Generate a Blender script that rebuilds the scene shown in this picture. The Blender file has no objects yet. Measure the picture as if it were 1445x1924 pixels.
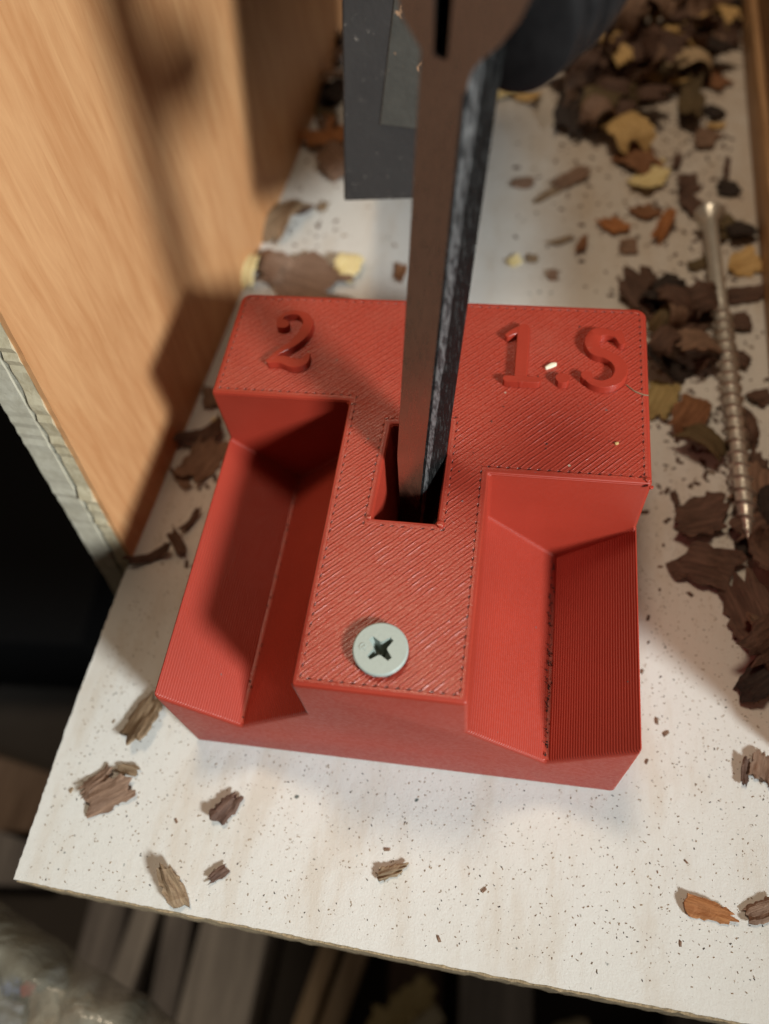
import bpy, bmesh, math, random
from mathutils import Vector, Matrix, noise
from mathutils.geometry import tessellate_polygon
R = random.Random(7)
S = 0.001                       # every length below is written in millimetres
scene = bpy.context.scene
col = scene.collection
rad = math.radians

# ------------------------------------------------------------ camera
cd = bpy.data.cameras.new('camera')
cam = bpy.data.objects.new('camera', cd); col.objects.link(cam)
cam.location = (45.1159*S, -29.4271*S, 125.1113*S)
cam.rotation_euler = (0.5493, 0.0830, 0.1411)
cd.sensor_fit = 'VERTICAL'
cd.sensor_height = 9.8
cd.sensor_width = 7.36
cd.lens = 1497.38/1924*9.8
cd.clip_start = 0.002; cd.clip_end = 20
cd.dof.use_dof = True
cd.dof.focus_distance = 0.108
cd.dof.aperture_fstop = cd.lens/2.35
scene.camera = cam

# ------------------------------------------------------------ world and lamps
w = bpy.data.worlds.new('World'); scene.world = w; w.use_nodes = True
bg = w.node_tree.nodes['Background']
bg.inputs['Color'].default_value = (1.0, 0.80, 0.62, 1); bg.inputs['Strength'].default_value = 0.045
scene.view_settings.view_transform = 'Standard'; scene.view_settings.look = 'None'
scene.view_settings.exposure = 0; scene.view_settings.gamma = 1
scene.view_settings.use_curve_mapping = False
LA = Vector((-19.15, 12.68, -13.89)).normalized()       # travel direction of the bench lamp's light

def aim(o, d): o.rotation_euler = Vector(d).to_track_quat('-Z', 'Y').to_euler()

def bench_lamp():
    l = bpy.data.lights.new('bench_lamp', 'SPOT'); o = bpy.data.objects.new('bench_lamp', l); col.objects.link(o)
    l.energy = 18.6; l.color = (0.93, 1.0, 1.0)
    l.shadow_soft_size = 0.046; l.spot_size = rad(25.5); l.spot_blend = 0.38
    p = Vector((412, -253, 308)); o.location = p*S; aim(o, Vector((-30, 42, 36))-p)
def room_lamp():
    l = bpy.data.lights.new('room_lamp', 'AREA'); o = bpy.data.objects.new('room_lamp', l); col.objects.link(o)
    l.energy = 2.3; l.color = (1.0, 0.80, 0.58); l.shape = 'DISK'; l.size = 0.17
    d = Vector((0.13, -0.15, -0.98)).normalized()
    o.location = (Vector((60, 110, 0)) - d*800)*S; aim(o, d)
bench_lamp(); room_lamp()

# ------------------------------------------------------------ helpers
def link(o, parent=None):
    col.objects.link(o)
    if parent is not None: o.parent = parent
    return o
def tag(o, label=None, cat=None, group=None, kind=None):
    if label: o['label'] = label
    if cat: o['category'] = cat
    if group: o['group'] = group
    if kind: o['kind'] = kind
    return o
def empty(name, loc=(0, 0, 0)):
    o = bpy.data.objects.new(name, None); o.empty_display_size = 0.005
    o.location = Vector(loc)*S
    return link(o)
def mesh_obj(name, verts, faces, mat, parent=None, smooth=False, origin=(0, 0, 0), mats=None, midx=None):
    """verts in mm (world); origin = where the object's own origin sits (mm, world)"""
    me = bpy.data.meshes.new(name); og = Vector(origin)
    me.from_pydata([(Vector(v)-og)*S for v in verts], [], faces)
    bm = bmesh.new(); bm.from_mesh(me); bmesh.ops.recalc_face_normals(bm, faces=bm.faces); bm.to_mesh(me); bm.free()
    for m in (mats or [mat]): me.materials.append(m)
    if midx:
        for p, i in zip(me.polygons, midx): p.material_index = i
    if smooth: me.polygons.foreach_set('use_smooth', [True]*len(me.polygons))
    o = bpy.data.objects.new(name, me); link(o, parent)
    base = Vector(parent.location)/S if parent is not None else Vector((0, 0, 0))
    o.location = (og-base)*S
    return o
def prism(poly, z0, z1):
    n = len(poly); v = [(x, y, z0) for x, y in poly]+[(x, y, z1) for x, y in poly]
    f = [tuple(range(n))[::-1], tuple(range(n, 2*n))]+[(i, (i+1) % n, n+(i+1) % n, n+i) for i in range(n)]
    return v, f
def smooth_by_angle(o, a=35):
    me = o.data; bm = bmesh.new(); bm.from_mesh(me)
    for e in bm.edges: e.smooth = len(e.link_faces) == 2 and e.calc_face_angle(0) < rad(a)
    for f in bm.faces: f.smooth = True
    bm.to_mesh(me); bm.free()
def bevel_obj(o, wmm, seg=2, angle=30):
    me = o.data; bm = bmesh.new(); bm.from_mesh(me)
    es = [e for e in bm.edges if len(e.link_faces) == 2 and e.calc_face_angle(0) > rad(angle)]
    bmesh.ops.bevel(bm, geom=es, offset=wmm*S, segments=seg, affect='EDGES', clamp_overlap=True, profile=0.5)
    bm.to_mesh(me); bm.free()

# ------------------------------------------------------------ material helpers
class M:
    def __init__(s, name):
        s.m = bpy.data.materials.new(name); s.m.use_nodes = True
        s.t = s.m.node_tree; s.n = s.t.nodes; s.b = s.n['Principled BSDF']
        tc = s.n.new('ShaderNodeTexCoord'); v = s.n.new('ShaderNodeVectorMath'); v.operation = 'SCALE'
        v.inputs['Scale'].default_value = 1000
        s.t.links.new(tc.outputs['Object'], v.inputs[0]); s.mm = v.outputs[0]
    def put(s, sock, val):
        if hasattr(val, 'links') or isinstance(val, bpy.types.NodeSocket): s.t.links.new(val, sock)
        elif isinstance(val, (tuple, list)) and len(val) == 3 and len(sock.default_value) == 4: sock.default_value = (*val, 1)
        else: sock.default_value = val
    def set(s, **k):
        for a, v in k.items(): s.put(s.b.inputs[a.replace('_', ' ')], v)
        return s
    def noise(s, scale, detail=2, vec=None, rough=0.5, dist=0, out='Fac'):
        n = s.n.new('ShaderNodeTexNoise'); n.inputs['Scale'].default_value = scale; n.inputs['Detail'].default_value = detail
        n.inputs['Roughness'].default_value = rough; n.inputs['Distortion'].default_value = dist
        s.t.links.new(vec or s.mm, n.inputs['Vector']); return n.outputs[out]
    def vor(s, scale, out='Distance', vec=None):
        n = s.n.new('ShaderNodeTexVoronoi'); n.inputs['Scale'].default_value = scale
        s.t.links.new(vec or s.mm, n.inputs['Vector']); return n.outputs[out]
    def scale(s, sc, vec=None, rot=(0, 0, 0)):
        n = s.n.new('ShaderNodeMapping'); n.inputs['Scale'].default_value = sc; n.inputs['Rotation'].default_value = rot
        s.t.links.new(vec or s.mm, n.inputs['Vector']); return n.outputs[0]
    def ma(s, op, a, b=0.0, c=0.0):
        n = s.n.new('ShaderNodeMath'); n.operation = op
        for i, v in enumerate((a, b, c)): s.put(n.inputs[i], v)
        return n.outputs[0]
    def step(s, v, a, b, lo=0.0, hi=1.0):
        n = s.n.new('ShaderNodeMapRange'); n.interpolation_type = 'SMOOTHSTEP'
        for k, x in (('Value', v), ('From Min', a), ('From Max', b), ('To Min', lo), ('To Max', hi)): s.put(n.inputs[k], x)
        return n.outputs[0]
    def mix(s, f, a, b, mode='MIX'):
        n = s.n.new('ShaderNodeMix'); n.data_type = 'RGBA'; n.blend_type = mode
        s.put(n.inputs[0], f)
        for i, v in ((6, a), (7, b)): s.put(n.inputs[i], v)
        return n.outputs[2]
    def ramp(s, v, stops):
        n = s.n.new('ShaderNodeValToRGB'); e = n.color_ramp.elements
        while len(e) < len(stops): e.new(0.5)
        for i, (p, c) in enumerate(stops): e[i].position = p; e[i].color = (*c, 1)
        s.put(n.inputs[0], v); return n.outputs[0]
    def bump(s, h, dist_mm=0.1, strength=1.0, prev=None):
        n = s.n.new('ShaderNodeBump'); n.inputs['Distance'].default_value = dist_mm*S; n.inputs['Strength'].default_value = strength
        s.put(n.inputs['Height'], h)
        if prev: s.t.links.new(prev, n.inputs['Normal'])
        return n.outputs[0]
    def xyz(s, vec=None):
        n = s.n.new('ShaderNodeSeparateXYZ'); s.t.links.new(vec or s.mm, n.inputs[0]); return n.outputs
    def attr(s, name):
        n = s.n.new('ShaderNodeAttribute'); n.attribute_name = name; return n.outputs['Fac']
    def objrand(s):
        return s.n.new('ShaderNodeObjectInfo').outputs['Random']
    def done(s, normal=None):
        if normal: s.t.links.new(normal, s.b.inputs['Normal'])
        return s.m

RED = (0.300, 0.032, 0.017)
def speckles(m, base, dens=0.10, colr=(0.10, 0.10, 0.10)):
    d = m.vor(0.42); on = m.xyz(m.vor(0.42, 'Color'))
    f = m.ma('MULTIPLY', m.step(d, 0.055, 0.10, 1, 0), m.step(on[0], dens, dens+0.01, 1, 0))
    return m.mix(m.ma('MULTIPLY', f, 0.8), base, colr), f
def mat_red_top():
    m = M('red_plastic_top'); x, y, z = m.xyz()
    wob = m.ma('MULTIPLY', m.noise(0.45, 2), 0.22)
    ph = m.ma('ADD', m.ma('DIVIDE', m.ma('SUBTRACT', x, y), 1.36), wob)         # infill beads at 45 degrees, laid in pairs
    fr = m.ma('FRACT', ph); tri = m.ma('ABSOLUTE', m.ma('SUBTRACT', fr, 0.5))    # .5 at the deep seam of a pair
    fr2 = m.ma('FRACT', m.ma('MULTIPLY', ph, 2.0)); tri2 = m.ma('ABSOLUTE', m.ma('SUBTRACT', fr2, 0.5))
    vary = m.step(m.noise(0.22, 3), 0.3, 0.7, 0.45, 1.0)
    seamw = m.step(tri, 0.33, 0.5); seam2 = m.ma('MULTIPLY', m.step(tri2, 0.25, 0.5), 0.45)
    rid = m.ma('SUBTRACT', 1.0, m.ma('MULTIPLY', m.ma('MAXIMUM', seamw, seam2), vary))
    e = m.attr('edge'); inner = m.step(e, 0.55, 0.8)
    h = m.ma('ADD', m.ma('MULTIPLY', m.ma('SUBTRACT', 1.0, rid), inner), m.ma('MULTIPLY', m.ma('SUBTRACT', 1.0, inner), 0.7))
    pit = m.ma('MULTIPLY', m.ma('MULTIPLY', m.step(e, 0.50, 0.72), m.step(e, 0.93, 0.999, 1, 0)), m.step(tri, 0.30, 0.42))
    pit = m.ma('MULTIPLY', pit, m.step(m.noise(0.6, 1), 0.22, 0.42))
    h = m.ma('SUBTRACT', h, m.ma('MULTIPLY', pit, 1.7))
    c = m.mix(m.noise(0.12, 3), (0.31, 0.033, 0.018), (0.37, 0.044, 0.025))
    c = m.mix(m.ma('MULTIPLY', pit, 0.95), c, (0.05, 0.006, 0.004))
    c = m.mix(m.ma('MULTIPLY', m.ma('MULTIPLY', seamw, inner), 0.0), c, (0.30, 0.03, 0.018))
    c = m.mix(m.step(m.noise(0.05, 4, rough=0.7), 0.50, 0.75, 0, 0.10), c, (0.50, 0.22, 0.16))
    c, f = speckles(m, c, 0.13)
    c, f = speckles(m, c, 0.06, (0.55, 0.42, 0.30))
    n1 = m.bump(h, 0.085, 0.95)
    n2 = m.bump(m.noise(2.6, 3, rough=0.7), 0.075, 0.9, n1)
    n3 = m.bump(m.noise(9, 2), 0.02, 0.6, n2)
    m.set(Base_Color=c, Roughness=m.step(m.noise(3, 2), 0.3, 0.7, 0.22, 0.40), Specular_IOR_Level=0.6)
    return m.done(n3)
def mat_red_side():
    m = M('red_plastic_layers'); x, y, z = m.xyz()
    wob = m.ma('MULTIPLY', m.noise(0.15, 2), 0.25)
    fr = m.ma('FRACT', m.ma('ADD', m.ma('DIVIDE', z, 0.30), wob)); tri = m.ma('ABSOLUTE', m.ma('SUBTRACT', fr, 0.5))
    g = m.n.new('ShaderNodeNewGeometry'); nz = m.ma('ABSOLUTE', m.xyz(g.outputs['True Normal'])[2])
    sl = m.step(nz, 0.05, 0.5, 0.30, 1.0)
    c = m.mix(m.noise(0.12, 3), RED, (0.37, 0.040, 0.022))
    c = m.mix(m.ma('MULTIPLY', m.step(tri, 0.3, 0.5), m.ma('MULTIPLY', sl, 0.35)), c, (0.25, 0.02, 0.014))
    c, f = speckles(m, c, 0.05)
    n1 = m.bump(m.ma('MULTIPLY', m.step(tri, 0.12, 0.5, 1, 0), sl), 0.055, 1.0)
    n2 = m.bump(m.noise(7, 3), 0.02, 0.5, n1)
    m.set(Base_Color=c, Roughness=m.step(m.noise(2, 2), 0.3, 0.7, 0.38, 0.52), Specular_IOR_Level=0.32)
    return m.done(n2)
def mat_red_digit():
    m = M('red_plastic_raised'); c = m.mix(m.noise(0.4, 3), RED, (0.38, 0.040, 0.022))
    m.set(Base_Color=c, Roughness=0.27, Specular_IOR_Level=0.6)
    return m.done(m.bump(m.noise(3.2, 3), 0.06, 0.6))
def mat_board():
    m = M('white_melamine')
    c = m.mix(m.noise(0.03, 4), (0.70, 0.69, 0.662), (0.62, 0.60, 0.56))
    c = m.mix(m.step(m.noise(0.9, 5, rough=0.75), 0.60, 0.80, 0, 0.55), c, (0.52, 0.42, 0.31))          # dusting of sawdust
    c = m.mix(m.step(m.noise(0.055, 4, m.scale((2.2, 0.6, 1)), 0.65), 0.46, 0.70, 0, 0.42), c, (0.50, 0.41, 0.31))
    c = m.mix(m.step(m.noise(3.4, 3, rough=0.7), 0.52, 0.72, 0, 0.28), c, (0.47, 0.43, 0.38))
    bx, by, bz = m.xyz()
    far = m.ma('MULTIPLY', m.step(m.ma('ADD', bx, m.ma('MULTIPLY', m.noise(0.02, 3), 50.0)), 40.0, 85.0), m.step(by, 80.0, 135.0))
    c = m.mix(m.ma('MULTIPLY', far, m.step(m.noise(0.07, 4, rough=0.7), 0.25, 0.75, 0.25, 0.62)), c, (0.44, 0.33, 0.23))  # sawdust tan towards the heap, also painting in the warmer light there
    for sc, th, colr, k in ((0.5, 0.30, (0.06, 0.08, 0.075), 0.95), (1.1, 0.28, (0.22, 0.15, 0.08), 0.8), (2.0, 0.26, (0.18, 0.14, 0.10), 0.55)):
        vec = m.n.new('ShaderNodeVectorMath'); vec.operation = 'ADD'
        m.t.links.new(m.mm, vec.inputs[0])
        nz = m.n.new('ShaderNodeVectorMath'); nz.operation = 'SCALE'; nz.inputs['Scale'].default_value = 0.5
        m.t.links.new(m.noise(2.5, 2, out='Color'), nz.inputs[0]); m.t.links.new(nz.outputs[0], vec.inputs[1])
        d = m.vor(sc, vec=vec.outputs[0]); on = m.xyz(m.vor(sc, 'Color', vec=vec.outputs[0]))
        size = m.ma('MULTIPLY', m.ma('MULTIPLY', on[1], on[2]), 0.20)
        f = m.ma('MULTIPLY', m.step(m.ma('SUBTRACT', d, size), 0.02, 0.07, 1, 0), m.step(on[0], th, th+.01, 1, 0))
        patch = m.step(m.noise(0.035, 2), 0.32, 0.62, 0.35, 1)
        c = m.mix(m.ma('MULTIPLY', m.ma('MULTIPLY', f, k), patch), c, colr)
    m.set(Base_Color=c, Roughness=0.55, Specular_IOR_Level=0.3)
    n = m.bump(m.noise(3.2, 4, rough=0.7), 0.10, 0.6)
    return m.done(m.bump(m.noise(0.6, 2), 0.2, 0.3, n))
def mat_wood(name, dark, light, gs=(1, 1, 0.06), bump=0.08, rough=0.6, fine=2.2, vary=0.0, spec=0.3, contrast=(0.3, 0.7)):
    m = M(name); v = m.scale(gs)
    a = m.noise(fine, 5, v, 0.65, 0.6); b = m.noise(fine*0.25, 3, v, 0.5, 1.2)
    f = m.step(m.ma('ADD', m.ma('MULTIPLY', a, 0.6), m.ma('MULTIPLY', b, 0.4)), *contrast)
    c = m.mix(f, dark, light)
    if vary:
        r = m.objrand(); c = m.mix(m.ma('MULTIPLY', r, vary), c, tuple(x*0.35 for x in dark))
    m.set(Base_Color=c, Roughness=rough, Specular_IOR_Level=spec)
    return m.done(m.bump(a, bump, 0.9))
def mat_plain(name, c, rough=0.5, metal=0.0, bump=0.0, bs=1.0, var=0.15, spec=0.5):
    m = M(name); cc = m.mix(m.noise(bs*0.5, 4), tuple(x*(1-var) for x in c), tuple(min(1, x*(1+var)) for x in c))
    m.set(Base_Color=cc, Roughness=rough, Metallic=metal, Specular_IOR_Level=spec)
    return m.done(m.bump(m.noise(bs, 4), bump, 0.8) if bump else None)
MAT = {}
MAT['top'] = mat_red_top(); MAT['side'] = mat_red_side(); MAT['digit'] = mat_red_digit(); MAT['board'] = mat_board()
MAT['core'] = mat_plain('particle_core', (0.30, 0.22, 0.13), 0.85, bump=0.4, bs=1.5, var=0.5)

# ------------------------------------------------------------ the board everything rests on
def jag(a, b, n, amp, seed):
    r = random.Random(seed); out = []
    for i in range(n):
        t = i/n; p = (a[0]+(b[0]-a[0])*t, a[1]+(b[1]-a[1])*t)
        nx, ny = b[1]-a[1], a[0]-b[0]; L = math.hypot(nx, ny)
        k = (noise.noise(Vector((i*0.33, seed, 0)))*0.8+r.uniform(-.4, .4))*amp if i else 0
        out.append((p[0]+nx/L*k, p[1]+ny/L*k))
    return out
def make_board():
    t = empty('laminated_board'); tag(t, 'speckled white laminated board with a chipped front edge, under the red block', 'board')
    path = [(-22.4, -23.5), (45, -25.9), (175, -29.5), (175, 420), (2, 420), (-10.0, 200), (-15.6, 122), (-20.4, 40), (-21.6, 26), (-22.4, 0)]
    pts = []
    for i, a in enumerate(path):
        b = path[(i+1) % len(path)]; L = math.hypot(b[0]-a[0], b[1]-a[1])
        front = i in (0, 1); left = i >= 6
        pts += jag(a, b, max(1, int(L/(0.55 if front or left else 20))), 0.13 if front else (0.17 if left else 0), 3+i)
    v, f = prism(pts, -0.35, 0)
    mesh_obj('laminate', v, f, MAT['board'], t)
    core = [(-22.0, -23.75), (45, -26.2), (175, -29.8), (175, 420), (2.3, 420), (-9.7, 200), (-15.3, 122), (-20.1, 40), (-21.3, 26), (-22.1, 0)]
    cp = []
    for i, a in enumerate(core):
        b = core[(i+1) % len(core)]; L = math.hypot(b[0]-a[0], b[1]-a[1])
        cp += jag(a, b, max(1, int(L/(0.8 if i in (0, 1, 6, 7, 8, 9) else 20))), 0.2 if i in (0, 1, 6, 7, 8, 9) else 0, 30+i)
    v, f = prism(cp, -16, -0.352)
    mesh_obj('particle_core', v, f, MAT['core'], t)
make_board()

# ------------------------------------------------------------ the red printed block
W, D, H, ZR, ZV, ZS, XL, XR, YL, YR, VL, VR = 65.0, 65.6, 33.28, 21.95, 11.26, 21.8, 21.58, 43.14, 44.1, 32.9, 10.1, 54.0
SLOT = [(28.49, 40.25), (36.89, 41.0), (36.80, 24.33), (28.12, 24.37)]     # back-left, back-right, front-right, front-left
def stroke(path, widths, h, base, lift=0.0):
    """a raised bead with a rounded top along a 2-D path (mm)"""
    P = [Vector((a, b)) for a, b in path]
    # resample with Catmull-Rom
    pts, ws = [], []
    for i in range(len(P)-1):
        p0, p1, p2, p3 = P[max(i-1, 0)], P[i], P[i+1], P[min(i+2, len(P)-1)]
        n = 5 if len(P) > 2 else 2
        for k in range(n):
            t = k/n
            pts.append(0.5*((2*p1)+(p2-p0)*t+(2*p0-5*p1+4*p2-p3)*t*t+(3*p1-p0-3*p2+p3)*t**3))
            ws.append(widths[i]*(1-t)+widths[i+1]*t)
    pts.append(P[-1]); ws.append(widths[-1])
    # round ends
    def cap(p, d, r): return [(p+d*r*math.sin(a), r*math.cos(a)) for a in (rad(35), rad(62), rad(82))]
    d0 = (pts[0]-pts[1]).normalized(); d1 = (pts[-1]-pts[-2]).normalized()
    A = cap(pts[0], d0, ws[0]/2)[::-1]; B = cap(pts[-1], d1, ws[-1]/2)
    seq = [(p, r) for p, r in A]+[(p, q/2) for p, q in zip(pts, ws)]+[(p, r) for p, r in B]
    prof = [(-1.20, -0.25), (-1.12, .84), (-1.04, .96), (-.95, 1), (0, 1.0), (.95, 1), (1.04, .96), (1.12, .84), (1.20, -0.25)]
    v, f = [], []; m = len(prof)
    for i, (p, r) in enumerate(seq):
        a = seq[max(i-1, 0)][0]; b = seq[min(i+1, len(seq)-1)][0]; t = (b-a).normalized(); nrm = Vector((-t.y, t.x))
        for u, z in prof:
            q = p+nrm*u*r; v.append((q.x, q.y, base+(h+lift)*z))
    for i in range(len(seq)-1):
        for k in range(m-1): f.append((i*m+k, i*m+k+1, (i+1)*m+k+1, (i+1)*m+k))
    f.append(tuple(range(m))); f.append(tuple(range((len(seq)-1)*m, len(seq)*m))[::-1])
    return v, f
def join(parts):
    V, F = [], []
    for v, f in parts:
        n = len(V); V += v; F += [tuple(i+n for i in q) for q in f]
    return V, F
def make_block():
    t = empty('tool_holder', (W/2, D/2, 0))
    tag(t, 'red plastic T-shaped block with two angled troughs and a slot, marked 2 and 1.5', 'tool holder')
    r = 1.7; arcL = [(r-r*math.cos(a), D-r+r*math.sin(a)) for a in [rad(x) for x in (0, 18, 36, 54, 72, 90)]]
    arcR = [(W-x, y) for x, y in arcL][::-1]
    V, ix = [], {}
    def v(x, y, z):
        k = (round(x, 4), round(y, 4), round(z, 4))
        if k not in ix: ix[k] = len(V); V.append(k)
        return ix[k]
    F = []
    def face(*p): F.append(tuple(v(*q) for q in p))
    arc = arcL+arcR
    sl = [(x, y, H) for x, y in SLOT]
    face((XL, YL, H), (0, YL, H), *[(x, y, H) for x, y in arc], (W, YR, H), (XR, YR, H), sl[2], sl[1], sl[0])
    hc = (32.05, 5.35); hr = 2.1
    hole = [(hc[0]+hr*math.cos(math.pi*i/8), hc[1]+hr*math.sin(math.pi*i/8)) for i in range(16)]      # 0 = right, 8 = left
    face((XR, YR, H), (XR, hc[1], H), *[(*p, H) for p in hole[0:9]], (XL, hc[1], H), (XL, YL, H), sl[0], sl[3], sl[2])
    face((XR, hc[1], H), (XR, 0, H), (XL, 0, H), (XL, hc[1], H), *[(*p, H) for p in hole[8:]], (*hole[0], H))
    for i in range(16):
        a, b = hole[i], hole[(i+1) % 16]; face((*a, H), (*b, H), (*b, H-7), (*a, H-7))
    face(*[(*p, H-7) for p in hole])
    face((0, 0, 0), (W, 0, 0), *[(x, y, 0) for x, y in arc[::-1]])
    face((0, 0, 0), (0, 0, ZR), (0, YL, ZR), (0, YL, H), (0, D-r, H), (0, D-r, 0))
    face((W, 0, 0), (W, 0, ZR), (W, YR, ZR), (W, YR, H), (W, D-r, H), (W, D-r, 0))
    for a, b in zip(arc[:-1], arc[1:]): face((*a, 0), (*b, 0), (*b, H), (*a, H))
    face((0, 0, 0), (W, 0, 0), (W, 0, ZR), (VR, 0, ZV), (XR, 0, ZS), (XR, 0, H), (XL, 0, H), (XL, 0, ZS), (VL, 0, ZV), (0, 0, ZR))
    face((0, 0, ZR), (VL, 0, ZV), (VL, YL, ZV), (0, YL, ZR)); face((VL, 0, ZV), (XL, 0, ZS), (XL, YL, ZS), (VL, YL, ZV))
    face((XL, 0, ZS), (XL, 0, H), (XL, 5.35, H), (XL, YL, H), (XL, YL, ZS)); face((0, YL, ZR), (VL, YL, ZV), (XL, YL, ZS), (XL, YL, H), (0, YL, H))
    face((W, 0, ZR), (VR, 0, ZV), (VR, YR, ZV), (W, YR, ZR)); face((VR, 0, ZV), (XR, 0, ZS), (XR, YR, ZS), (VR, YR, ZV))
    face((XR, 0, ZS), (XR, 0, H), (XR, 5.35, H), (XR, YR, H), (XR, YR, ZS)); face((W, YR, ZR), (VR, YR, ZV), (XR, YR, ZS), (XR, YR, H), (W, YR, H))
    zb = 5.0
    for i in range(4):
        a, b = SLOT[i], SLOT[(i+1) % 4]; face((*a, H), (*b, H), (*b, zb), (*a, zb))
    face(*[(x, y, zb) for x, y in SLOT])
    me = bpy.data.meshes.new('body'); base = Vector((W/2, D/2, 0))
    me.from_pydata([(Vector(p)-base)*S for p in V], [], F)
    bm = bmesh.new(); bm.from_mesh(me); bmesh.ops.recalc_face_normals(bm, faces=bm.faces)
    es = [e for e in bm.edges if e.calc_face_angle(0) > rad(30)]
    bmesh.ops.bevel(bm, geom=es, offset=0.60*S, segments=3, affect='EDGES', clamp_overlap=True, profile=0.5)
    lay = bm.verts.layers.float.new('edge')
    top = [f for f in bm.faces if f.normal.z > 0.999 and abs(f.calc_center_median().z-H*S) < 1e-5 and f.calc_area() > 1e-6]
    old = set(v for f in top for v in f.verts)
    bmesh.ops.inset_region(bm, faces=top, thickness=0.62*S, use_even_offset=True, use_boundary=True)
    for f in bm.faces:
        f.smooth = True; f.material_index = 1
        if f.normal.z > 0.999 and abs(f.calc_center_median().z-H*S) < 1e-5: f.material_index = 0
    for q in bm.verts: q[lay] = 0.0
    for f in top:
        if f.is_valid:
            for q in f.verts: q[lay] = 1.0
    for e in bm.edges: e.smooth = e.calc_face_angle(0) < rad(33)
    bm.to_mesh(me); bm.free()
    me.materials.append(MAT['top']); me.materials.append(MAT['side'])
    o = bpy.data.objects.new('body', me); link(o, t)
    k = 1.15
    z0 = H-0.01
    g = stroke([(8.45, 57.9), (7.95, 58.6), (8.8, 60.1), (10.9, 60.5), (12.6, 58.9), (12.5, 56.4), (11.2, 54.0), (9.4, 52.1), (8.3, 50.7)], [1.5, .8, .75, .95, 1.5, 1.75, 1.35, .8, .6], k, z0)
    g2 = stroke([(8.2, 50.2), (10.0, 50.6), (12.1, 50.0), (13.6, 50.4), (14.0, 51.9)], [1.0, 1.5, 1.75, 1.3, .6], k, z0, -.03)
    g3 = stroke([(8.75, 58.1), (8.9, 57.9)], [1.7, 1.7], k, z0, .02)
    mesh_obj('raised_digit', *join([g, g2, g3]), MAT['digit'], t)['label'] = 'raised numeral 2'
    a = stroke([(46.5, 59.3), (46.5, 49.3)], [1.75, 1.75], k, z0)
    b = stroke([(46.2, 59.3), (45.2, 58.6), (44.1, 57.7)], [1.2, 1.1, .7], k, z0, -.03)
    c = stroke([(44.5, 49.1), (48.9, 49.1)], [1.1, 1.1], k, z0, .02)
    mesh_obj('raised_digit', *join([a, b, c]), MAT['digit'], t)['label'] = 'raised numeral 1'
    mesh_obj('raised_point', *stroke([(52.5, 49.75), (52.65, 49.75)], [1.9, 1.9], k, z0), MAT['digit'], t)
    s = stroke([(60.9, 57.3), (60.3, 58.6), (58.9, 59.2), (57.3, 58.9), (56.7, 57.2), (57.2, 55.5), (58.7, 54.8), (60.2, 53.7), (60.9, 51.9), (60.1, 49.9), (58.3, 49.0), (56.6, 49.5), (55.9, 50.7)],
               [.7, .95, 1.25, 1.9, 2.1, 1.8, 1.5, 1.65, 1.85, 1.6, 1.3, 1.1, .9], k, z0)
    s2 = stroke([(60.7, 59.3), (61.0, 57.4)], [1.0, 1.1], k, z0, -.02)
    s3 = stroke([(55.9, 50.5), (56.1, 50.3)], [1.5, 1.5], k, z0, .02)
    mesh_obj('raised_digit', *join([s, s2, s3]), MAT['digit'], t)['label'] = 'raised rounded numeral 5 that reads like an S'
    for o_ in t.children:
        if o_.name.startswith('raised'): smooth_by_angle(o_, 28)
    # plastic beads left where the print head paused
    bl = [(37.3, 24.0, .42), (27.6, 24.2, .26), (64.3, 33.5, .3), (27.6, 41.3, .2), (64.7, 32.3, .2), (22.1, 43.6, .2)]
    parts = []
    for x, y, rr in bl: parts.append(stroke([(x, y), (x+.15, y+.1)], [rr*2, rr*2], rr*.9, z0))
    mesh_obj('print_bead', *join(parts), MAT['digit'], t, True)['kind'] = 'stuff'
    return t
make_block()

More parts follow.
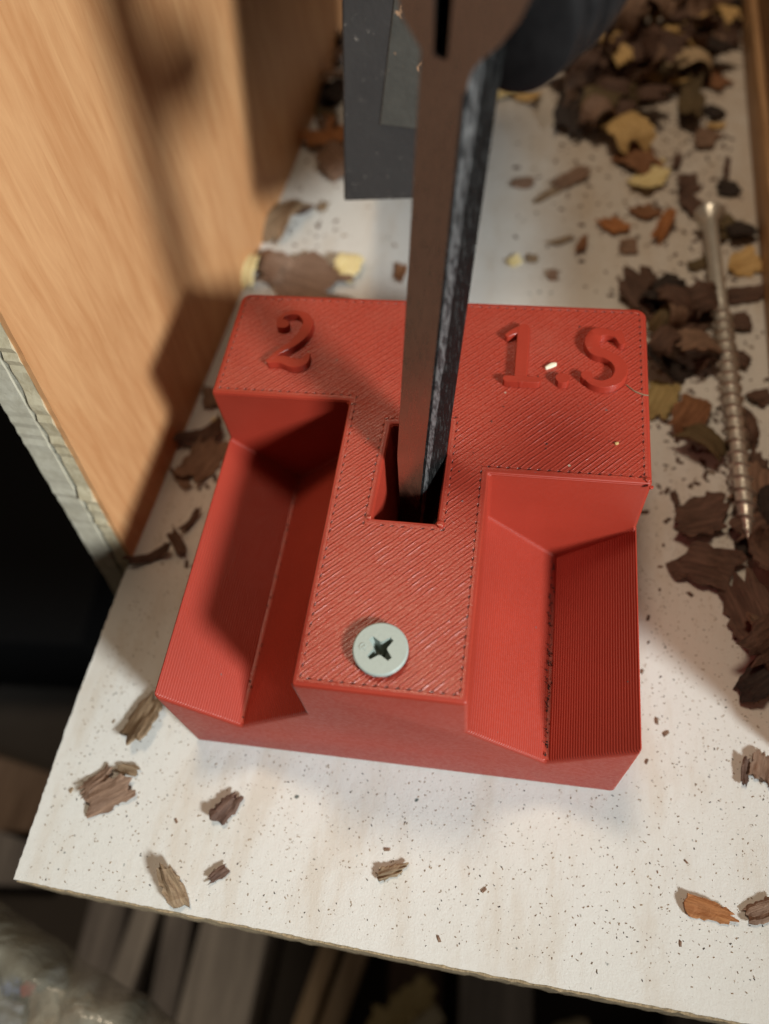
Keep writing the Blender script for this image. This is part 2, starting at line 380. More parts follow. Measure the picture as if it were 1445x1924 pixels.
# ------------------------------------------------------------ countersunk screw in the block
MAT['ceramic'] = mat_plain('grey_green_coating', (0.34, 0.39, 0.36), 0.40, bump=0.03, bs=4, var=0.06, spec=0.4)
MAT['recess'] = mat_plain('recess_coating', (0.26, 0.30, 0.27), 0.5, bump=0.03, bs=4, var=0.1)  # head coating darkened for the shade inside the cross recess
def make_head_screw():
    C0 = Vector((32.05, 5.35)); z1 = H+1.35; rr = 3.42
    t = empty('countersunk_screw', (C0.x, C0.y, H)); tag(t, 'grey green coated cross-head screw driven into the front of the red block', 'screw')
    n = 48
    circ = lambda r_, z: [(C0.x+r_*math.cos(2*math.pi*i/n), C0.y+r_*math.sin(2*math.pi*i/n), z) for i in range(n)]
    def cross(s, z, tw=rad(47)):
        out = []; arm, hw, wb = 1.85*s, 0.30*s, 0.72*s
        for q in range(4):
            a = tw+q*math.pi/2; u = Vector((math.cos(a), math.sin(a))); p = Vector((-u.y, u.x))
            for k in (u*wb*1.0-p*wb*.72, u*arm-p*hw, u*arm+p*hw, u*wb*1.0+p*wb*.72): out.append((C0.x+k.x, C0.y+k.y, z))
        return out
    rim = circ(rr-.18, z1); ch = cross(1, z1)
    pts = [Vector(p) for p in rim+ch]
    tess = tessellate_polygon([[Vector(p) for p in rim], [Vector(p) for p in ch]])
    V = rim+ch; F = [tuple(q) for q in tess]
    def ring(pts_, prev, cnt):
        b = len(V); V.extend(pts_)
        for i in range(cnt): F.append((prev+i, prev+(i+1) % cnt, b+(i+1) % cnt, b+i))
        return b
    b = ring(circ(rr-.03, z1-.09), 0, n); b = ring(circ(rr, z1-.22), b, n); b = ring(circ(rr, z1-.55), b, n)
    b = ring(circ(rr-1.45, H-.05), b, n); b = ring(circ(1.75, H-1.9), b, n); b = ring(circ(1.2, H-3.4), b, n); b = ring(circ(1.2, H-6), b, n); F.append(tuple(range(b, b+n)))
    m_out = len(F)
    cs = n; c1 = ring(cross(.96, z1-.12), n, 16); c2 = ring(cross(.74, z1-2.0), c1, 16); c3 = ring(cross(.15, z1-3.4), c2, 16)
    F.append(tuple(range(c3, c3+16)))
    o = mesh_obj('head', V, F, None, t, mats=[MAT['ceramic'], MAT['recess']], midx=[0]*m_out+[1]*(len(F)-m_out))
    smooth_by_angle(o, 30)
    k = stroke([(C0.x-2.35, C0.y-.35), (C0.x-2.5, C0.y+.1), (C0.x-2.1, C0.y+.45), (C0.x-1.85, C0.y+.1), (C0.x-2.2, C0.y-.1)], [.16]*5, .07, z1-.01)
    k2 = stroke([(C0.x-2.2, C0.y-.1), (C0.x-1.7, C0.y-.45)], [.14, .12], .06, z1-.01)
    mesh_obj('stamped_mark', *join([k, k2]), MAT['ceramic'], t, True)
make_head_screw()

# ------------------------------------------------------------ the steel tool standing in the slot
def mat_bronze():
    m = M('dull_brown_steel'); v = m.scale((2, 2, 0.1))
    s = m.noise(1.2, 4, v, 0.7)
    c = m.mix(m.noise(0.08, 3), (0.42, 0.22, 0.14), (0.52, 0.29, 0.19))
    zz = m.ma('ADD', m.xyz()[2], m.ma('MULTIPLY', m.noise(0.35, 4, rough=0.7), 8.0))       # lower tip painted black for the slot's shade and dark reflection
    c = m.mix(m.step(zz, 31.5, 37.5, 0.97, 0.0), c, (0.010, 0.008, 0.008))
    m.set(Base_Color=c, Metallic=0.75, Roughness=m.step(s, 0.3, 0.7, 0.24, 0.38))
    return m.done(m.bump(m.noise(5, 2), 0.01, 0.5))
def mat_black_steel():
    m = M('scuffed_black_steel'); v = m.scale((2.0, 2.0, 0.45))
    s = m.noise(1.1, 6, v, 0.75); sp = m.noise(5, 3, rough=0.8)
    c = m.mix(m.step(s, 0.50, 0.78), (0.006, 0.006, 0.006), (0.075, 0.074, 0.072))
    c = m.mix(m.step(sp, 0.68, 0.75), c, (0.30, 0.31, 0.32))
    m.set(Base_Color=c, Roughness=m.step(s, 0.35, 0.65, 0.42, 0.65), Specular_IOR_Level=0.12)
    return m.done(m.bump(m.noise(2.2, 5, rough=0.7), 0.12, 0.8))
def mat_worn():
    m = M('worn_bright_edge'); v = m.scale((1.6, 1.6, 0.35))
    s = m.noise(1.3, 6, v, 0.8)
    c = m.mix(m.step(s, 0.40, 0.64), (0.012, 0.012, 0.013), (0.26, 0.26, 0.26))
    m.set(Base_Color=c, Metallic=m.step(s, 0.36, 0.58, 0, .5), Roughness=0.38)
    return m.done(m.bump(s, 0.15, 0.8))
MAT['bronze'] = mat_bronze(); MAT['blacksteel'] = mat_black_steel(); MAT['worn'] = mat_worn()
def make_tool():
    phi = rad(24); e1 = Vector((math.cos(phi), -math.sin(phi), 0)); e2 = Vector((math.sin(phi), math.cos(phi), 0))
    A = Vector((33.9, 30.7, 33.28)); B = Vector((38.9, 39.3, 84.8)); ax = (B-A)/(B.z-A.z)
    t = empty('steel_tool', (32, 30, 6)); tag(t, 'dark steel tool standing in the block slot, with brown front and scuffed black side', 'tool')
    A = A+e1*.35; Fp = lambda z: A+ax*(z-A.z)
    V, F, mi = [], [], []; zs = [20+i*(86-20)/64 for i in range(65)]
    for i, z in enumerate(zs):
        k = (z-8)/78; wd = 4.05+0.65*k; th = 5.9+.1*k; p = Fp(z)
        c1 = 0.16+0.05*noise.noise(Vector((z*.5, 1, 0)))
        c2 = (0.40+1.5*k)*(1+.25*noise.noise(Vector((z*.35, 5, 0)))+.15*noise.noise(Vector((z*1.7, 9, 0))))
        if z < 36: wd *= .62+.38*max(0, (z-20)/16)
        sec = [(-wd, 0), (-c1, 0), (0.12, .22), (0.30+.35*k, c2), (0.42+.4*k, th-.35), (0.15, th), (-wd-.1, th), (-wd-.15, .25)]
        V += [tuple(p+e1*u+e2*v_) for u, v_ in sec]
    m = 8; kinds = [0, 1, 2, 1, 2, 1, 1, 1]
    for i in range(len(zs)-1):
        for k in range(m): F.append((i*m+k, i*m+(k+1) % m, (i+1)*m+(k+1) % m, (i+1)*m+k)); mi.append(kinds[k])
    F += [tuple(range(m)), tuple(range((len(zs)-1)*m, len(zs)*m))]; mi += [1, 1]
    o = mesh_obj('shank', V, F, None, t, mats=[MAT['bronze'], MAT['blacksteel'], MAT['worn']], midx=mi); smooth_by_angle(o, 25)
    v, f = prism([(28.75, 25.2), (36.3, 25.2), (36.4, 40.0), (28.95, 39.6)], 5.3, 13.0)  # black block added inside the slot, standing in for its deep shade
    mesh_obj('foot', v, f, MAT['boss'], t)  # added block standing in for the slot's deep shade
    # forked head: outline in (across, height), notch open upwards
    out = [(-4.15, 84.0), (-4.2, 85.6), (-4.6, 86.6), (-5.5, 87.5), (-6.6, 88.6), (-7.1, 90), (-7.3, 93), (-7.4, 112), (-4.2, 112), (-4.1, 92), (-3.65, 86.0), (-1.75, 85.8), (-1.75, 92), (-1.7, 112),
           (5.6, 112), (5.5, 97), (5.0, 93), (4.0, 90.3), (2.6, 88.3), (1.0, 86.8), (0.2, 85.6), (0.0, 84.0)]
    n = len(out); V = []; 
    for dpt, ins in ((0, .25), (.25, 0), (7.2, 0)):
        for i, (u, z) in enumerate(out):
            a = Vector(out[i-1]); b = Vector(out[(i+1) % n]); nn = Vector((-(b-a).y, (b-a).x)).normalized()*ins
            V.append(tuple(Fp(z+nn.y)+e1*(u+nn.x*-1*-1)+e2*dpt-e2*.02))
    tess = tessellate_polygon([[Vector((u, z, 0)) for u, z in out]])
    F = [tuple(q) for q in tess]; mi = [0]*len(F)
    F += [tuple(i+2*n for i in q) for q in tess]; mi += [1]*len(tess)
    for L in (0, 1):
        for i in range(n): F.append((L*n+i, L*n+(i+1) % n, (L+1)*n+(i+1) % n, (L+1)*n+i)); mi.append(0 if L == 0 else 1)
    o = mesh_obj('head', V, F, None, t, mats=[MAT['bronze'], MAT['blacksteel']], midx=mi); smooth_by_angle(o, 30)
    # rounded black boss behind and beside the head
    c = Fp(86.0)+e1*0.6+e2*7.3; V, F = [], []; n = 40
    prof = [(0, 0), (7.8, 0), (8.8, .5), (9.0, 1.4), (8.9, 2.2), (7.6, 2.5), (7.5, 3.1), (8.9, 3.5), (9.4, 4.4), (9.3, 5.6), (8.0, 6.0), (7.9, 6.8), (9.6, 7.3), (10.1, 8.5), (10.1, 10.6), (8.8, 11), (8.7, 11.8), (9.9, 12.3), (9.6, 14.6), (7.5, 15.4), (0, 15.5)]
    up = Vector((ax.x, ax.y, 1)).normalized()
    for rr, dd in [(a_*.68, b_*.9) for a_, b_ in prof]:
        for i in range(n):
            a = 2*math.pi*i/n; V.append(tuple(c+e1*rr*math.cos(a)+up*rr*math.sin(a)+e2*dd))
    for i in range(len(prof)-1):
        for k in range(n): F.append((i*n+k, i*n+(k+1) % n, (i+1)*n+(k+1) % n, (i+1)*n+k))
    o = mesh_obj('boss', V, F, MAT['boss'], t); smooth_by_angle(o, 40)
def mat_boss():
    m = M('black_boss'); c = m.mix(m.noise(0.5, 4), (0.004, 0.0035, 0.004), (0.022, 0.020, 0.020))
    m.set(Base_Color=c, Roughness=0.45, Specular_IOR_Level=0.15)
    return m.done(m.bump(m.noise(1.5, 4), 0.08, 0.5))
MAT['boss'] = mat_boss()
make_tool()

# ------------------------------------------------------------ plywood sheet on the left
MAT['veneer'] = mat_wood('birch_veneer_face', (0.52, 0.235, 0.095), (0.68, 0.37, 0.175), gs=(1, 0.6, 0.07), bump=0.05, rough=0.55, fine=0.9, contrast=(0.28, 0.74))
MAT['plyA'] = mat_wood('pale_ply', (0.46, 0.37, 0.23), (0.66, 0.57, 0.40), gs=(1, 1, .8), bump=0.1, rough=0.8, fine=1.0)
MAT['plyB'] = mat_wood('grey_ply', (0.28, 0.26, 0.20), (0.46, 0.43, 0.35), gs=(1, 1, 1), bump=0.3, rough=0.85, fine=1.4)
def make_ply():
    t = empty('plywood_sheet', (-25, 31, 0)); tag(t, 'orange brown plywood sheet standing upright on the left, its splintered edge towards the camera', 'plywood')
    nrm = Vector((1, -0.063, 0)).normalized(); along = Vector((0.063, 1, 0)).normalized()
    lays = [('face_veneer', 0, 0.9, 'veneer', .12), ('ply_layer', .92, 3.3, 'plyA', .45), ('ply_layer', 3.32, 4.3, 'plyB', .25), ('ply_layer', 4.32, 8.6, 'plyC', .3)]
    for j, (nm, d0, d1, mt, amp) in enumerate(lays):
        V, F = [], []; N = 220; z0, z1 = -70, 190
        for i in range(N+1):
            z = z0+(z1-z0)*i/N
            y = 31+0.123*z+(.35 if j == 2 else 0)+amp*(noise.noise(Vector((z*.9, j*7, 0)))+.7*noise.noise(Vector((z*.2, j*7, 3))))
            if j == 1: y -= max(0, noise.noise(Vector((z*.25, 2, 8))))*1.2
            a = Vector((-21, 31, 0))+along*((y-31)/along.y); a.z = z
            b = Vector((-21, 31, 0))+along*330; b.z = z
            for dd in (d0, d1): V.append(tuple(a-nrm*dd)); V.append(tuple(b-nrm*dd))
        for i in range(N):
            q = i*4; r_ = q+4
            F += [(q, q+1, r_+1, r_), (q+2, q+3, r_+3, r_+2), (q, q+2, r_+2, r_), (q+1, q+3, r_+3, r_+1)]
        F += [(0, 1, 3, 2), (N*4, N*4+1, N*4+3, N*4+2)]
        mesh_obj(nm, V, F, MAT[mt], t)
MAT['plyC'] = mat_wood('cream_ply', (0.46, 0.41, 0.31), (0.60, 0.55, 0.44), gs=(1, 1, .8), bump=0.1, rough=0.8, fine=0.8)
make_ply()

# ------------------------------------------------------------ wooden rail on the right
MAT['rail'] = mat_wood('rail_wood', (0.27, 0.14, 0.06), (0.62, 0.38, 0.20), gs=(1, 0.04, 1), bump=0.15, rough=0.5, fine=0.9)
def make_rail():
    t = empty('wooden_rail', (98, 120, 0)); tag(t, 'brown wooden rail running along the right edge of the board', 'rail')
    a = Vector((91.9, 6, 0)); b = Vector((104.5, 330, 0)); n = Vector((1, -0.0387, 0)).normalized()
    def bar(nm, o0, o1, z0, z1, mt, w_):
        q = [a+n*o0, b+n*o0, b+n*o1, a+n*o1]; v, f = prism([(p.x, p.y) for p in q], z0, z1)
        o = mesh_obj(nm, v, f, mt, t); bevel_obj(o, w_, 2); smooth_by_angle(o, 40)
    bar('lower_strip', 0, 20, 0.02, 9, MAT['rail'], 1.0)
    bar('upper_strip', 1.4, 20, 9.03, 36, MAT['rail'], 1.2)
make_rail()

# ------------------------------------------------------------ dark metal slab behind
def mat_slab():
    m = M('dark_grey_metal'); c = m.mix(m.noise(0.12, 5, rough=0.7), (0.024, 0.022, 0.022), (0.048, 0.044, 0.042))
    sp = m.noise(0.6, 4, rough=0.8); c = m.mix(m.step(sp, 0.62, 0.72), c, (0.18, 0.16, 0.14))
    m.set(Base_Color=c, Roughness=0.6, Specular_IOR_Level=0.2); return m.done(m.bump(m.noise(1.2, 4), 0.1, 0.6))
def mat_slab2():
    m = M('ground_metal'); c = m.mix(m.noise(0.2, 5, rough=0.7), (0.045, 0.044, 0.040), (0.11, 0.105, 0.09))
    sp = m.noise(0.35, 3, rough=0.6); c = m.mix(m.step(sp, 0.66, 0.72), c, (0.5, 0.30, 0.18))
    m.set(Base_Color=c, Roughness=0.4, Metallic=.3); return m.done(m.bump(m.noise(1.2, 4), 0.1, 0.6))
def make_slab():
    P = Vector((12.0, 93.6, 30)); U = (Vector((13.7, 104.2, 60))-P); U *= 1/U.length; Rv = Vector((20, 1.6, 0)); Rv *= 1/Rv.length
    N = Rv.cross(U).normalized()                               # faces the camera
    t = empty('steel_plate', tuple(P)); tag(t, 'dark grey steel plate hanging upright just above the board behind the tool', 'steel plate')
    def slab(nm, uv, n0, n1, mt, bv):
        V = [tuple(P+Rv*u+U*v+N*n0) for u, v in uv]+[tuple(P+Rv*u+U*v+N*n1) for u, v in uv]; n = len(uv)
        F = [tuple(range(n)), tuple(range(n, 2*n))[::-1]]+[(i, (i+1) % n, n+(i+1) % n, n+i) for i in range(n)]
        o = mesh_obj(nm, V, F, mt, t); bevel_obj(o, bv, 2)
    slab('plate', [(0, 0), (20.5, 0), (20.5, 90), (0, 90)], -60, 0, mat_slab(), .4)  # unseen depth behind the face, stretched to widen the shadow on the plywood
    slab('ground_face', [(6.5, 13), (20, 11), (20, 88), (13, 88), (9, 36)], 0.02, .25, mat_slab2(), .1)
make_slab()

# ------------------------------------------------------------ long wood screw lying on the right
MAT['zinc'] = mat_plain('weathered_zinc', (0.60, 0.58, 0.52), 0.34, metal=0.55, bump=0.05, bs=2, var=0.3)
def make_long_screw():
    P0 = Vector((85.4, 125.5, 4.2)); P1 = Vector((87.0, 43.0, 2.9)); ax = (P1-P0); L = ax.length; ax.normalize()
    sx = ax.cross(Vector((0, 0, 1))).normalized(); sz = sx.cross(ax).normalized()
    t = empty('long_wood_screw', tuple(P0)); tag(t, 'long tarnished wood screw lying along the right of the board among the shavings', 'screw')
    def tube(nm, rows, n=24, cap=True):
        V, F = [], []
        for d, fr in rows:
            for k in range(n):
                a = 2*math.pi*k/n; r_ = fr(a); V.append(tuple(P0+ax*d+sx*r_*math.cos(a)+sz*r_*math.sin(a)))
        for i in range(len(rows)-1):
            for k in range(n): F.append((i*n+k, i*n+(k+1) % n, (i+1)*n+(k+1) % n, (i+1)*n+k))
        F.append(tuple(range(n))); F.append(tuple(range((len(rows)-1)*n, len(rows)*n))[::-1])
        o = mesh_obj(nm, V, F, MAT['zinc'], t); smooth_by_angle(o, 50)
    cst = lambda r_: (lambda a: r_)
    tube('head', [(0, cst(.2)), (0.01, cst(3.1)), (.3, cst(3.3)), (.8, cst(3.25)), (3.4, cst(1.55))])
    tube('shank', [(3.4, cst(1.52)), (14, cst(1.5)), (27.5, cst(1.5)), (28, cst(1.4))])
    pit = 2.62; rows = []; n0 = 28.0; N = int((L-n0)/pit*18)
    for i in range(N+1):
        d = n0+(L-n0)*i/N; tp = min(1, (L-d)/7.0+.05); ins = min(1, (d-n0)/2)
        def fr(a, d=d, tp=tp, ins=ins):
            f_ = ((d/pit-a/(2*math.pi)) % 1.0); k = max(0, 1-abs(f_-.5)/.13)
            return (1.40+0.80*ins*k)*tp
        rows.append((d, fr))
    tube('threaded_end', rows, 28)
make_long_screw()

# ------------------------------------------------------------ chips and shavings
CH = {
 'W': ((0.13, 0.075, 0.05), (0.30, 0.19, 0.13)), 'T': ((0.13, 0.085, 0.05), (0.36, 0.255, 0.16)),
 'D': ((0.055, 0.030, 0.022), (0.16, 0.092, 0.066)), 'K': ((0.016, 0.011, 0.010), (0.05, 0.035, 0.028)),
 'O': ((0.26, 0.095, 0.032), (0.46, 0.20, 0.075)), 'O2': ((0.14, 0.06, 0.028), (0.30, 0.145, 0.07)),
 'G': ((0.07, 0.048, 0.024), (0.17, 0.12, 0.06)), 'G2': ((0.25, 0.18, 0.07), (0.46, 0.36, 0.16)),
 'Y': ((0.62, 0.48, 0.20), (0.82, 0.70, 0.40)), 'P': ((0.42, 0.25, 0.09), (0.70, 0.49, 0.22)),
 'P2': ((0.36, 0.25, 0.14), (0.62, 0.47, 0.30)),
}
for k, (a, b) in CH.items():
    MAT['chip'+k] = mat_wood('chip_wood_'+k, a, b, gs=(0.12, 1.6, 1.6), bump=0.22, rough=0.7, fine=1.5, vary=0.0, spec=0.25, contrast=(0.32, 0.68))
def chip_mesh(L, Wd, th, curl, seed, mat, ragged=1.0):
    """a split flake: grain along x, curled about y, splintered ends"""
    r = random.Random(seed); nx, ny = 12, 7
    ends = [(r.uniform(-.17, .14)*L*ragged, r.uniform(-.14, .17)*L*ragged) for _ in range(ny)]
    sk = r.uniform(-.4, .4)*L*ragged*.6; tap = r.uniform(-.45, .45); side = [[r.uniform(-.07, .07)*Wd for _ in range(nx)] for _ in range(2)]; fl = [r.uniform(-.35, .35) for _ in range(ny)]
    V = []
    for sd in (1, -1):
        for i in range(nx):
            t = i/(nx-1)-.5
            wv = 1-0.18*abs(t*2)**3+tap*t+.12*noise.noise(Vector((t*4, seed, 1)))
            for j in range(ny):
                s = j/(ny-1)-.5
                x = t*L+sk*s+(ends[j][0] if i == 0 else 0)+(ends[j][1] if i == nx-1 else 0)
                y = s*Wd*wv+(side[0][i] if j == 0 else 0)+(side[1][i] if j == ny-1 else 0)+.05*Wd*noise.noise(Vector((t*5, s*3, seed+.5)))
                edge = 0.45 if (i in (0, nx-1) or j in (0, ny-1)) else 1
                z = sd*th*.34*edge*(1+.5*noise.noise(Vector((t*3, s*9, seed))))+.16*th*noise.noise(Vector((t*2, s*14, seed+3)))
                z += fl[j]*th*.45+.10*L*ragged*noise.noise(Vector((t*1.6+seed, s*1.2, 1)))*min(1, curl*2+.25)
                if curl > .05:
                    Rr = L/(curl*1.8); a = x/Rr; bx = (Rr-z)*math.sin(a); bz = Rr-(Rr-z)*math.cos(a); x, z = bx, bz
                z += y*s*r.choice((0,))*0
                V.append((x, y, z))
    F = []; o = nx*ny
    for i in range(nx-1):
        for j in range(ny-1):
            a = i*ny+j; F.append((a, a+1, a+ny+1, a+ny)); F.append((o+a, o+a+ny, o+a+ny+1, o+a+1))
    for i in range(nx-1):
        F.append((i*ny, (i+1)*ny, o+(i+1)*ny, o+i*ny)); F.append((i*ny+ny-1, o+i*ny+ny-1, o+(i+1)*ny+ny-1, (i+1)*ny+ny-1))
    for j in range(ny-1):
        F.append((j, o+j, o+j+1, j+1)); q = (nx-1)*ny; F.append((q+j, q+j+1, o+q+j+1, o+q+j))
    me = bpy.data.meshes.new('wood_chip'); me.from_pydata([(x*S, y*S, z*S) for x, y, z in V], [], F)
    bm = bmesh.new(); bm.from_mesh(me); bmesh.ops.recalc_face_normals(bm, faces=bm.faces); bm.to_mesh(me); bm.free()
    me.polygons.foreach_set('use_smooth', [False]*len(me.polygons))
    me.materials.append(MAT['chip'+mat]); return me
def place(me, x, y, z, yaw, pitch, roll, name='wood_chip', flip=False):
    o = bpy.data.objects.new(name, me); link(o)
    m = Matrix.Rotation(rad(yaw), 4, 'Z') @ Matrix.Rotation(rad(pitch), 4, 'Y') @ Matrix.Rotation(rad(roll)+(math.pi if flip else 0), 4, 'X')
    zs = [(m @ v.co).z for v in me.vertices]; o.matrix_world = Matrix.Translation(Vector((x*S, y*S, z*S-min(zs)))) @ m
    return o
